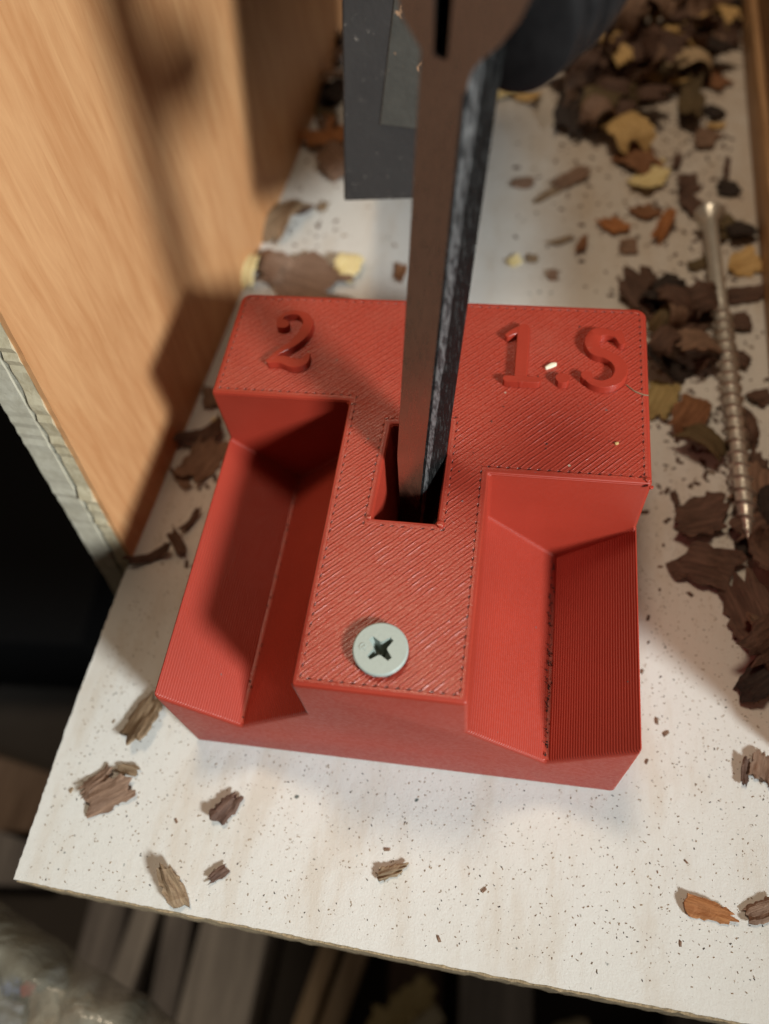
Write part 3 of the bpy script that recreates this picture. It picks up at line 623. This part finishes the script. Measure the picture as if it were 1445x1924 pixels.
CHIPS = [
    ("broad rectangular brown wood flake with square broken ends near the board's front left corner", -11.5, -10.0, 6.8, 4.3, 33, 'W', 0.15, 12, 1.1),
    ('thin pointed brown wood sliver lying above the broad rectangular flake', -14.1, -8.1, 5.0, 2.2, 53, 'W', 0.3, 14, 0.8),
    ('small ragged brown crumb of wood between the pointed sliver and the block', -9.8, -5.9, 3.4, 1.6, -7, 'T', 0.2, 8, 0.8),
    ("dark brown triangular wood chip lying alone in front of the block's left end", 7.5, -9.7, 4.5, 2.9, 57, 'D', 0.2, 14, 1.3),
    ("deeply ridged tan wood chip standing near the board's front edge", 2.2, -21.1, 5.7, 2.9, -51, 'T', 0.1, 16, 2.2),
    ('little brown chip beside the ridged tan chip', 8.5, -18.8, 2.8, 1.5, 39, 'D', 0.1, 10, 0.8),
    ("small tan and dark chip alone in the middle of the board's front strip", 33.6, -15.1, 3.9, 1.7, 22, 'T', 0.3, 12, 1.1),
    ("orange brown elongated wood chip near the board's front right", 77.7, -14.4, 5.7, 2.5, -10, 'O', 0.15, 10, 1.3),
    ('brown squarish chip cut by the right edge of view, right of the orange chip', 84.5, -13.4, 4.2, 2.8, 25, 'W', 0.1, 10, 1.2),
    ("thin dark crescent sliver right of the block's front right corner", 83.8, 5.2, 4.1, 1.1, 83, 'D', 0.3, 10, 1),
    ('brown square chip right of the dark crescent sliver', 86.1, 6.0, 4.1, 3.3, 75, 'W', 0.1, 8, 1.2),
    ("tan fibrous split chip leaning by the block's front left corner", -9.4, 1.9, 7.5, 5.3, 77, 'T', 0.15, 24, 1.6),
    ("long curved brown sliver curling toward the plywood's bottom corner", -17.4, 31.5, 8.7, 1.9, 27, 'D', 0.9, 4, 0.9),
    ('short thick brown chip beside the long curved sliver', -13.1, 34.8, 5.7, 2.3, -49, 'D', 0.2, 8, 1),
    ("thin bent dark splinter next to the block's left ridge", -11.8, 39.7, 5.1, 1.4, 66, 'D', 0.7, 8, 0.6),
    ('small pointed brown chip below the curled flakes on the left', -16.2, 48.7, 5.2, 2.4, -52, 'W', 0.2, 8, 0.8),
    ("rounded brown flake tucked against the block's left ridge", -13.4, 52.8, 9.4, 7.2, 73, 'W', 0.5, 14, 0.8),
    ('dark arched shaving lying across the gap between plywood and block', -15.1, 59.1, 11.0, 4.1, 20, 'D', 1.1, 6, 0.8),
    ("brown chip wedged beside the block's left top corner", -14.8, 68.9, 5.0, 5.3, 97, 'W', 0.4, 12, 0.8),
    ('tiny yellow crumb left of the block near the dark arched shaving', -13.0, 63.5, 2.1, 1.7, 30, 'Y', 0.2, 6, 0.6),
    ('large square dark brown flake with ragged lower side right of the block', 79.6, 48.4, 8.7, 8.7, 19, 'D', 0.35, 14, 1.1),
    ("wide purplish brown flake below the screw's tip", 80.4, 38.6, 9.9, 7.5, -11, 'D', 0.4, 10, 1.2),
    ('dark brown flake at the right edge beneath the wide flake', 86.5, 30.9, 11.4, 7.6, -72, 'D', 0.3, 16, 1.2),
    ('nearly black bent chip at the right edge beside the lit patch of board', 87.4, 19.7, 9.1, 5.0, 39, 'K', 0.6, 20, 1.2),
    ('tiny brown flake above the large square flake', 75.9, 52.8, 2.8, 1.4, -76, 'D', 0.1, 6, 0.5),
    ('brown curled flake with a thin tail beside the threaded screw', 81.3, 64.3, 9.1, 5.8, -32, 'G', 0.7, 14, 0.9),
    ('reddish brown curl between the block and the screw', 79.4, 70.9, 10.4, 6.1, 65, 'O2', 0.8, 16, 0.7),
    ("tan yellow flake touching the block's right side", 73.9, 74.6, 8.1, 6.0, 69, 'G2', 0.4, 10, 0.8),
    ("big dark rectangular flake with a slit behind the block's right corner", 73.2, 101.9, 14.3, 9.6, -52, 'D', 0.3, 14, 1.2),
    ("wide dark chip leaning between the big flake and the screw's shank", 81.9, 98.5, 13.8, 8.0, 48, 'D', 0.4, 18, 1.2),
    ("long dark chip between the screw's shank and the wooden rail", 92.0, 104.5, 9.1, 4.0, 9, 'D', 0.3, 8, 1.2),
    ("round dark chip right of where the screw's thread begins", 90.6, 96.8, 3.5, 5.4, 3, 'D', 0.4, 12, 1),
    ("dark hooked chip right of the screw's thread", 89.3, 85.9, 4.4, 3.4, -25, 'D', 0.8, 12, 1),
    ("small brown chip by the wooden rail, low in the frame's right margin", 92.8, 77.0, 3.9, 3.5, 39, 'D', 0.4, 8, 0.9),
    ("brown chip pressed against the screw's thread on its right", 89.2, 69.3, 9.3, 3.4, -81, 'D', 0.6, 14, 1),
    ('dark upright chip right of the screw near its tip', 90.1, 59.7, 6.7, 3.8, 66, 'D', 0.3, 14, 1.4),
    ('pale yellow diamond shaped shaving in the open behind the block', 73.7, 142.1, 10.5, 7.3, 55, 'Y', 0.3, 12, 0.8),
    ('orange tan rounded curl at the front tip of the shavings heap', 67.1, 156.3, 15.5, 8.6, -65, 'P', 1.0, 18, 0.7),
    ('brown flake under the orange tan curl', 70.9, 148.8, 10.7, 8.0, -49, 'O2', 0.5, 8, 0.9),
    ('narrow orange strip between yellow shaving and screw head', 76.5, 124.7, 11.3, 2.9, 69, 'O', 0.5, 10, 0.8),
    ('brown chip touching the narrow orange strip', 73.0, 130.0, 5.1, 5.5, -42, 'O2', 0.2, 10, 1),
    ('orange brown round chip left of the narrow orange strip', 65.8, 125.2, 5.8, 5.2, -46, 'O', 0.3, 8, 0.9),
    ('mid brown chip below the orange brown round chip', 68.8, 118.6, 3.7, 5.2, 2, 'W', 0.2, 8, 0.9),
    ('small reddish chip in the open area behind the raised number', 58.6, 118.7, 5.5, 2.1, 81, 'O2', 0.2, 8, 0.8),
    ('thin grey brown sliver left of the small reddish chip', 54.3, 119.9, 4.6, 1.9, 33, 'T', 0.2, 6, 0.6),
    ("tiny brown chip nearest the block's rear edge", 52.5, 108.6, 2.3, 3.0, 3, 'W', 0.2, 6, 0.7),
    ('tiny pale yellow crumb right of the tool behind the block', 43.9, 112.8, 2.9, 2.7, 43, 'Y', 0.2, 6, 0.6),
    ('tiny tan crumb beside the pale yellow crumb', 47.9, 113.8, 2.1, 2.8, 3, 'T', 0.2, 6, 0.6),
    ('dusty brown sliver pointing at the heap', 55.5, 142.0, 9.1, 4.9, 38, 'W', 0.3, 8, 0.9),
    ('pale tan thin sliver below the dusty brown sliver', 50.9, 136.3, 8.1, 2.0, 44, 'T', 0.2, 5, 0.5),
    ("small grey brown chip right of the tool's shank", 44.5, 140.1, 4.3, 3.6, -6, 'W', 0.3, 6, 0.7),
    ('square reddish brown chip near the rail behind the screw head', 87.9, 157.7, 5.0, 8.4, -16, 'W', 0.1, 10, 1.6),
    ('dark chip above the pair behind the screw head', 82.6, 140.3, 5.2, 6.1, 24, 'D', 0.3, 12, 1),
    ('dark notched chip nearest the screw head', 82.9, 133.5, 6.9, 5.5, -55, 'D', 0.5, 14, 1),
    ('black triangular chip close to the rail', 91.5, 139.1, 4.9, 5.0, -12, 'K', 0.3, 10, 1.2),
    ('thin brown chip lying just above the screw head', 87.1, 130.3, 6.4, 3.4, 20, 'W', 0.3, 8, 0.8),
    ('small dark chip left of the black triangular chip', 80.3, 148.2, 5.6, 2.0, 78, 'D', 0.2, 6, 0.8),
    ('short dark sliver standing near the rail', 91.6, 146.9, 7.6, 1.4, 80, 'D', 0.4, 8, 0.7),
    ('black lump of wood right of the screw head', 92.7, 123.4, 6.4, 5.8, 10, 'K', 0.4, 14, 1.6),
    ("dark greenish chip behind the screw head's right side", 89.5, 125.2, 6.7, 5.3, 51, 'G', 0.4, 10, 1.2),
    ('golden yellow shaving against the rail below the screw head', 92.6, 113.9, 6.2, 6.7, 24, 'P', 0.4, 12, 0.8),
    ("dark green brown chip left of the screw's shank", 83.2, 113.4, 4.2, 3.0, 30, 'G', 0.3, 8, 0.9),
    ("brown crinkled shaving behind the block's left rear corner near the plywood", -11.2, 123.8, 13.5, 7.5, 59, 'T', 0.5, 10, 0.7),
    ("big flat greyish brown flake right behind the block's left rear corner", -1.9, 104.3, 15.0, 13.2, -23, 'W', 0.15, 6, 0.9),
    ('crumpled brown flake left of the big flat flake', -11.2, 107.3, 8.5, 6.6, -28, 'W', 0.5, 10, 0.8),
    ('pale yellow curl at the board edge by the plywood', -15.8, 105.3, 9.9, 4.5, 88, 'Y', 0.9, 12, 0.6),
    ('pale yellow round curl right of the big flat flake', 7.2, 108.1, 7.2, 6.0, 77, 'Y', 0.9, 14, 0.6),
    ('small orange brown chip just left of the tool behind the block', 18.8, 107.7, 5.3, 2.7, 87, 'O2', 0.2, 8, 0.8),
    ("thin brown sliver along the block's rear edge", 6.2, 99.0, 6.4, 1.9, -8, 'W', 0.2, 4, 0.6),
    ('brown chip at the upper end of the crinkled shaving', -8.2, 128.6, 4.5, 4.7, 33, 'D', 0.3, 8, 0.8),
    ('orange brown shaving left of the dark metal slab', -8.7, 154.1, 7.7, 6.0, 17, 'O', 0.6, 10, 0.7),
    ("brown folded shaving pressed to the slab's left side", -3.7, 145.1, 11.9, 7.0, -54, 'W', 0.7, 16, 0.7),
    ('dark chip left of the slab near the plywood shadow', -9.1, 175.3, 10.9, 6.7, 81, 'K', 0.4, 14, 1),
    ('grey green splinter bridging from board edge to slab', -11.0, 168.0, 10.8, 2.5, -26, 'G', 0.2, 6, 0.8),
    ("tiny grey crumbs left of the slab's front corner", -3.1, 129.7, 2.4, 2.8, 2, 'T', 0.1, 4, 0.6),
    ("golden shaving beside the tool's upper shank", 37.2, 178.4, 7.3, 8.3, 0, 'Y', 0.4, 8, 0.7),
    ('yellow curled shaving right of the golden one', 43.2, 175.5, 9.1, 5.5, -31, 'P', 0.7, 8, 0.7),
    ('pale arched curl standing at the right of the heap', 85.0, 182.7, 16.3, 7.1, 11, 'P2', 1.5, 10, 0.8),
    ('olive brown bent flake beneath the pale arched curl', 84.3, 169.0, 17.3, 6.5, 78, 'G', 0.8, 14, 0.9),
    ('small black chip right of the olive brown flake', 90.4, 168.4, 4.6, 5.1, 17, 'K', 0.4, 10, 1.2),
    ('tan crumb below the small black chip', 90.5, 163.1, 4.3, 2.6, 1, 'P', 0.3, 6, 0.7),
    ("brown chip under the pale arched curl's right end", 91.8, 181.8, 6.1, 6.7, -49, 'O2', 0.4, 12, 0.9),
    ('thin pale curl in the middle of the heap', 67.9, 194.8, 13.6, 3.2, -70, 'P2', 1.5, 16, 0.6),
    ("long tan strip of wood leaning over the heap's left side", 59.4, 197.5, 23.4, 2.2, 76, 'P2', 0.3, 14, 0.8),
    ("long brown strip slanting across the heap's lower left", 60.1, 181.8, 24.4, 5.3, 56, 'T', 0.3, 16, 1),
    ('tan shaving near the rail at the top of view', 96.0, 206.5, 14.3, 5.3, -77, 'P', 1.0, 14, 0.7),
    ("small peach chip at the heap's lower edge", 56.9, 162.7, 3.5, 3.9, 17, 'P', 0.3, 8, 0.8),
]
PX, PY = 32.5, 33.0
for i, (lab, x, y, L, Wd, yaw, c, cu, ti, th) in enumerate(CHIPS):
    r = random.Random(100+i)
    me = chip_mesh(L, Wd, th*.8, cu, 17.3+i*3.7, c)
    nm = 'wood_shaving' if cu >= .6 else 'wood_chip'
    o = place(me, x, y, 0.05, yaw, r.uniform(-ti, ti)*.5, r.choice((-1, 1))*r.uniform(.3, 1)*ti, nm, flip=(cu > .3 and r.random() < .6))
    tag(o, lab, 'shaving' if cu >= .6 else 'wood chip')

def inside(p, poly):
    c = False; n = len(poly)
    for i in range(n):
        (x1, y1), (x2, y2) = poly[i], poly[(i+1) % n]
        if (y1 > p[1]) != (y2 > p[1]) and p[0] < (x2-x1)*(p[1]-y1)/(y2-y1)+x1: c = not c
    return c
TONE = {'D': 'dark brown', 'W': 'mid brown', 'K': 'nearly black', 'O': 'orange', 'P': 'pale tan', 'G': 'olive brown'}
HEAP = [
 ([(61.9, 236), (101.0, 234), (97.5, 196), (89.0, 191.2), (79.0, 179.0), (72.0, 164.1), (61.5, 159.5), (54.5, 162.7), (53.0, 183.9), (56.2, 201.9)], 125, 16, (5, 15), 'DDDWWKWOPGDW',
  'brown wood chip buried in the heap behind the screw', 'chips in the heap behind the screw'),
 ([(73.3, 101.1), (83.5, 102), (83.0, 83.1), (76.2, 77.1), (72.8, 82.3)], 16, 7, (5, 12), 'DDKDWG',
  'dark wood chip in the small pile between the block and the screw shank', 'chips piled between block and screw'),
 ([(-13.7, 197.3), (-11.5, 212), (0.0, 146), (-7.7, 159.6)], 10, 3, (5, 11), 'WDOWK',
  'brown wood chip in the row between the slab and the plywood', 'chips between slab and plywood'),
 ([(87.5, 62.0), (91.2, 62), (90.5, 18), (88.8, 18)], 9, 5, (5, 13), 'DKDW',
  'dark wood chip against the rail near the right edge', 'chips against the rail'),
]
for hi, (poly, cnt, zmax, ln, cols, lab, grp) in enumerate(HEAP):
    r = random.Random(50+hi); lib = []
    for k in range(16):
        L = r.uniform(*ln); lib.append(chip_mesh(L, L*r.uniform(.35, .8), r.uniform(.5, 1.2), r.choice((.2, .4, .7, 1.2, 1.6)), 200+hi*40+k*1.7, cols[k % len(cols)]))
    cx = sum(p[0] for p in poly)/len(poly); cy = sum(p[1] for p in poly)/len(poly)
    xs = [p[0] for p in poly]; ys = [p[1] for p in poly]; k = 0
    while k < cnt:
        p = (r.uniform(min(xs), max(xs)), r.uniform(min(ys), max(ys)))
        if not inside(p, poly): continue
        d = math.hypot((p[0]-cx)/(max(xs)-min(xs)), (p[1]-cy)/(max(ys)-min(ys)))*2
        z = max(0.1, zmax*(1-d)*(k/cnt)*r.uniform(.6, 1.1))
        o = place(lib[r.randrange(16)], p[0], p[1], z, r.uniform(0, 360), r.gauss(0, 16), r.gauss(0, 16), 'wood_chip', r.random() < .5)
        sub, gs = lab, grp
        tone = TONE[o.data.materials[0].name[-1]]
        if hi:
            rest = lab.split(' wood chip ')[1]; sub = '%s wood chip %s' % (tone, rest); gs = '%s %s' % (tone, grp)
        if hi == 0:
            spot = 'at the heap\'s rail side' if p[0] > 88 else ('on the heap\'s left flank' if p[0] < 66 else ('at the heap\'s front foot' if p[1] < 186 else ('in the heap\'s far part' if p[1] > 212 else 'in the middle of the heap')))
            sub = '%s wood chip %s, behind the long screw' % (tone, spot); gs = '%s chips %s' % (tone, spot)
        tag(o, sub, 'wood chip', gs); k += 1

# loose crumbs and dust, far too many to count
def crumbs():
    r = random.Random(11)
    for nm, cnt, rng, mt in (('sawdust', 7000, (.04, .17), 'chipT'), ('dark_dust', 1500, (.05, .17), 'chipK'), ('brown_crumbs', 45, (.25, .6), 'chipW'), ('shaving_crumbs', 1100, (.18, .85), 'chipD'), ('tan_crumbs', 420, (.15, .6), 'chipT')):
        V, F = [], []; k = 0
        while k < cnt:
            x, y = r.uniform(-22, 100), r.uniform(-24, 215)*r.random()**.35
            if r.random() < .5: x, y = r.uniform(-22, 96), r.uniform(-24, 60)
            if nm in ('shaving_crumbs', 'tan_crumbs'):
                q_ = r.random(); x, y = (r.gauss(74, 17), r.gauss(180, 34)) if q_ < .55 else ((r.gauss(80, 8), r.gauss(85, 25)) if q_ < .85 else (r.gauss(-10, 7), r.gauss(120, 50)))
                if x > 95: continue
                if x < 64 and y < 95 and x > -1: continue
            if -0.5 < x < 65.5 and -0.5 < y < 66: continue
            if x < -21.5+max(0, y)*.066+1.0 or y < -23.4-.02*x: continue
            if nm == 'brown_crumbs' and (y < 70 and x < 68 and r.random() < .75): continue
            s = r.uniform(*rng); s *= r.choice((.6, 1, 1)); a = r.uniform(0, math.pi); b = len(V)
            q = [(-1, -.5, 0), (.9, -.6, 0), (1.1, .5, 0), (-.8, .6, 0), (-.6, -.3, .5), (.7, -.3, .6), (.6, .3, .45), (-.5, .35, .55)]
            for px, py, pz in q:
                px *= s*r.uniform(.7, 1.3); py *= s*r.uniform(.6, 1.1)
                V.append((x+px*math.cos(a)-py*math.sin(a), y+px*math.sin(a)+py*math.cos(a), .003+pz*s*.8))
            F += [(b+i, b+(i+1) % 4, b+4+(i+1) % 4, b+4+i) for i in range(4)]+[(b+4, b+5, b+6, b+7)]; k += 1
        tag(mesh_obj(nm, V, F, MAT[mt]), 'fine %s scattered over the white board' % nm.replace('_', ' '), 'dust', kind='stuff')
crumbs()
def trough_dust():
    r = random.Random(5); V, F = [], []
    for k in range(210):
        if k < 120: x, y, z = VR+r.gauss(-.1, .22), r.uniform(1, YR-1), ZV
        elif k < 160: x, y, z = VL+r.gauss(.1, .22), r.uniform(1, YL-1), ZV
        else:
            x, y = r.uniform(1, W-1), r.uniform(1, D-1); z = H
            if (x < XL+1 and y < YL+1) or (x > XR-1 and y < YR+1) or (27 < x < 38 and 23 < y < 43): continue
        if z == ZV: z += abs(x-(VR if x > 30 else VL))*1.0+.35
        s = r.uniform(.05, .17); a = r.uniform(0, 3.14); b = len(V)
        for px, py, pz in ((-1, -.5, 0), (.9, -.6, 0), (1.1, .5, 0), (-.8, .6, 0), (-.6, -.3, .6), (.7, -.3, .7), (.6, .3, .6), (-.5, .35, .6)):
            px *= s*r.uniform(.8, 1.4); py *= s; V.append((x+px*math.cos(a)-py*math.sin(a), y+px*math.sin(a)+py*math.cos(a), z+pz*s))
        F += [(b+i, b+(i+1) % 4, b+4+(i+1) % 4, b+4+i) for i in range(4)]+[(b+4, b+5, b+6, b+7), (b, b+1, b+2, b+3)]
    tag(mesh_obj('dark_dust', V, F, MAT['chipK']), 'dark dust caught in the troughs and on the top of the red block', 'dust', kind='stuff')
trough_dust()
# two bits lying on the block itself
MAT['pale'] = mat_plain('pale_wood', (0.78, 0.72, 0.55), 0.6)
v, f = stroke([(50.2, 52.3), (51.0, 52.9), (51.5, 53.1)], [.35, .6, .4], .35, H+.04)
tag(mesh_obj('wood_splinter', v, f, MAT['pale'], smooth=True), 'tiny pale wood splinter on the block between the raised 1 and the point', 'splinter')
v, f = stroke([(61.8, 49.9), (62.8, 48.9), (64.0, 48.3), (64.8, 48.2)], [.10, .14, .12, .08], .14, H+.02)
tag(mesh_obj('wood_fibre', v, f, MAT['chipT'], smooth=True), 'thin brown wood fibre on the block beside the raised 5', 'splinter')
v, f = stroke([(60.2, 39.2), (60.45, 39.3)], [.3, .3], .25, H+.02)
tag(mesh_obj('wood_crumb', v, f, MAT['chipP'], smooth=True), 'tiny tan crumb on the block top right, below the raised 5', 'splinter')

# ------------------------------------------------------------ what lies far below the board
MAT['floor'] = mat_plain('dark_floor', (0.045, 0.038, 0.033), 0.85, bump=2, bs=0.05, var=0.4)
FZ = -230
tag(mesh_obj('floor', *prism([(-1500, -1500), (1500, -1500), (1500, 1500), (-1500, 1500)], FZ-10, FZ), MAT['floor']), kind='structure')
def low_box(name, label, cat, x0, x1, y0, y1, z0, z1, mt, rot=0, grp=None):
    cx, cy = (x0+x1)/2, (y0+y1)/2; c, s = math.cos(rad(rot)), math.sin(rad(rot))
    P = [(cx+(x-cx)*c-(y-cy)*s, cy+(x-cx)*s+(y-cy)*c) for x, y in ((x0, y0), (x1, y0), (x1, y1), (x0, y1))]
    o = mesh_obj(name, *prism(P, z0, z1), mt, origin=(cx, cy, z0)); bevel_obj(o, min(2.0, (x1-x0)*.15), 2); smooth_by_angle(o, 40)
    return tag(o, label, cat, grp)
gw = mat_wood('weathered_grey_wood', (0.26, 0.245, 0.235), (0.55, 0.52, 0.49), gs=(1, .08, 1), fine=.25, bump=1, rough=.8)
gd = mat_wood('dark_grey_wood', (0.13, 0.12, 0.12), (0.34, 0.32, 0.31), gs=(1, .08, 1), fine=.25, bump=1, rough=.8)
bd = mat_wood('dim_brown_wood', (0.10, 0.065, 0.045), (0.28, 0.20, 0.15), gs=(1, .08, 1), fine=.25, bump=1, rough=.8)
tw = mat_wood('tan_stick', (0.45, 0.32, 0.20), (0.75, 0.60, 0.42), gs=(1, .1, 1), fine=.3, bump=.5, rough=.7)
pw = mat_wood('pale_stick', (0.50, 0.44, 0.30), (0.72, 0.66, 0.48), gs=(1, .1, 1), fine=.3, bump=.5, rough=.7)
blu = mat_plain('pale_blue_card', (0.50, 0.55, 0.66), .6)
bk = mat_plain('black_rubber', (0.003, 0.003, 0.0035), .8, spec=.1)  # near-black for the crate added to keep the left gap dark
z0 = FZ+.5
for i, (x0, x1, h, mt, lb) in enumerate([(-104, -88, 14, gd, 'darkest narrow plank below the board, next to the plastic bag'), (-84, -74, 22, gw, 'narrow grey plank below the board, second from the bag'),
        (-70, -59, 19, gd, 'narrow dark plank below the board, third from the bag'), (-55, -28, 25, gw, 'wide weathered grey plank below the board, left of the black gap'),
        (44, 70, 22, gw, 'grey plank below the board, right of the pale broken stick'), (118, 150, 18, gd, 'dark grey plank below the board at the lower right corner'), (17, 38, 9, bd, 'dim brown plank below the board under the pale diagonal stick')]):
    low_box('weathered_plank', lb, 'plank', x0, x1, -150, 90, z0, z0+h, mt, rot=(3, -5, 4, -2, 3, -4, 5)[i])
low_box('weathered_plank', 'dim plank far below the left front corner of the board, crosswise', 'plank', -330, -125, -25, -2, z0, z0+12, gd, 6)
low_box('weathered_plank', 'dim brown plank far below the board left edge, above the crosswise plank', 'plank', -330, -130, 14, 44, z0, z0+12, bd, -9)
low_box('wooden_stick', 'tan stick below the board beside the black gap', 'stick', -15, -8, -110, 20, z0+6, z0+14, tw, -12)
low_box('wooden_stick', 'second tan stick below the board, nearly touching the first', 'stick', -5, 3, -110, 25, z0+6, z0+16, tw, -14)
low_box('wooden_stick', 'pale stick lying diagonally below the board front edge', 'stick', 8, 14, -95, -22, z0+26, z0+33, pw, -48)
low_box('wood_offcut', 'small tan offcut below the board, left end of the pale diagonal stick', 'offcut', -22, -12, -62, -50, z0+12, z0+22, tw, 15)
low_box('wood_offcut', 'cream offcut below the board between grey plank and blue card', 'offcut', 78, 90, -42, -30, z0+16, z0+30, pw, 20)
low_box('blue_card', 'pale blue card below the board near the bottom right', 'card', 94, 116, -120, -31, z0+8, z0+10, blu, 3)
for k, (x, y) in enumerate([(22, -40), (28, -33), (17, -50)]):
    me = chip_mesh(16, 11, 4, .8, 900+k, 'Y'); o = place(me, x, y, z0+26, 40*k, 10, 12, 'wood_shaving')
    tag(o, ('pale shaving clump under the right end of the diagonal stick', 'small pale shaving just below the board edge by the diagonal stick', 'pale shaving lowest beside the diagonal stick')[k], 'shaving')
low_box('black_crate', 'black crate added far below to keep the gap left of the board dark', 'crate', -460, -135, 60, 500, z0, z0+60, bk, 4)  # near-black box added so the ambient light leaves this gap dark

# clear plastic bag of scraps, lower left
def make_bag():
    t = empty('plastic_bag', (-40, -45, -70)); tag(t, 'crumpled clear plastic bag of scraps at the bottom left corner', 'plastic bag')
    m = M('clear_plastic'); 
    m.set(Base_Color=(0.34, 0.325, 0.26), Roughness=0.2, Alpha=m.step(m.noise(0.09, 3), .3, .7, 0.34, 0.72), Specular_IOR_Level=0.8)
    mt = m.done(m.bump(m.noise(0.16, 2, dist=1.5), 1.2, 0.5))
    V, F = [], []; nx, ny = 70, 46
    e0, e1 = Vector((-44, -27.5)), Vector((-4, -41.0)); d = (e1-e0); dn = Vector((d.y, -d.x)).normalized()
    for j in range(ny):
        for i in range(nx):
            s = i/(nx-1)*1.9-.45; q = j/(ny-1)
            p = e0+d*s; r_ = 5.0
            if q < .35: a = q/.35*math.pi*.95; off = r_-r_*math.sin(math.pi/2+a-math.pi/2) if 0 else r_*(1-math.cos(a))*.5-0; z = -34-14*(1-math.sin(a*.5)); off = r_*(1-math.cos(a*.5)); 
            else: off = r_+(q-.35)*50; z = -34-(q-.35)*20
            w1 = noise.noise(Vector((p.x*.06, off*.06, 2)))*2.4+noise.noise(Vector((p.x*.16+off*.10, off*.10, 6)))*1.2
            rg = max(0, 1-abs(noise.noise(Vector((p.x*.10-off*.07, off*.04+p.x*.04, 11))))*3)**3*1.3
            z += w1*.6*min(1, q*3)+rg
            wb = noise.noise(Vector((s*6, 3, 1)))*1.2
            pp = p+dn*(off+wb); V.append((pp.x, pp.y, z))
    for j in range(ny-1):
        for i in range(nx-1): a = j*nx+i; F.append((a, a+1, a+nx+1, a+nx))
    mesh_obj('film', V, F, mt, t, True)
    it = [((-35, -42.5, -53), 4, (0.55, 0.42, 0.28), 1), ((-29, -43, -54), 4, (0.42, 0.30, 0.20), 2), ((-39, -39.5, -50), 1.3, (0.55, 0.05, 0.04), 3), ((-45, -41, -54), 3, (0.18, 0.25, 0.52), 4), ((-36, -38, -53), 3, (0.10, 0.10, 0.10), 5), ((-42, -46.5, -51), 4.5, (0.75, 0.78, 0.85), 6)]
    for c, r_, colr, sd in it:
        bm = bmesh.new(); bmesh.ops.create_icosphere(bm, subdivisions=3, radius=1)
        for v_ in bm.verts: v_.co *= r_*(1+.5*noise.noise(v_.co*1.7+Vector((sd*3, 0, 0))))
        vs = [tuple(v_.co*1.0+Vector(c)) for v_ in bm.verts]; fs = [tuple(x.index for x in f_.verts) for f_ in bm.faces]; bm.free()
        mesh_obj('scrap', vs, fs, mat_plain('scrap_%s' % ('tan', 'brown', 'red', 'blue', 'dark', 'white')[sd-1], colr, .6, bump=.5), t, False)
make_bag()
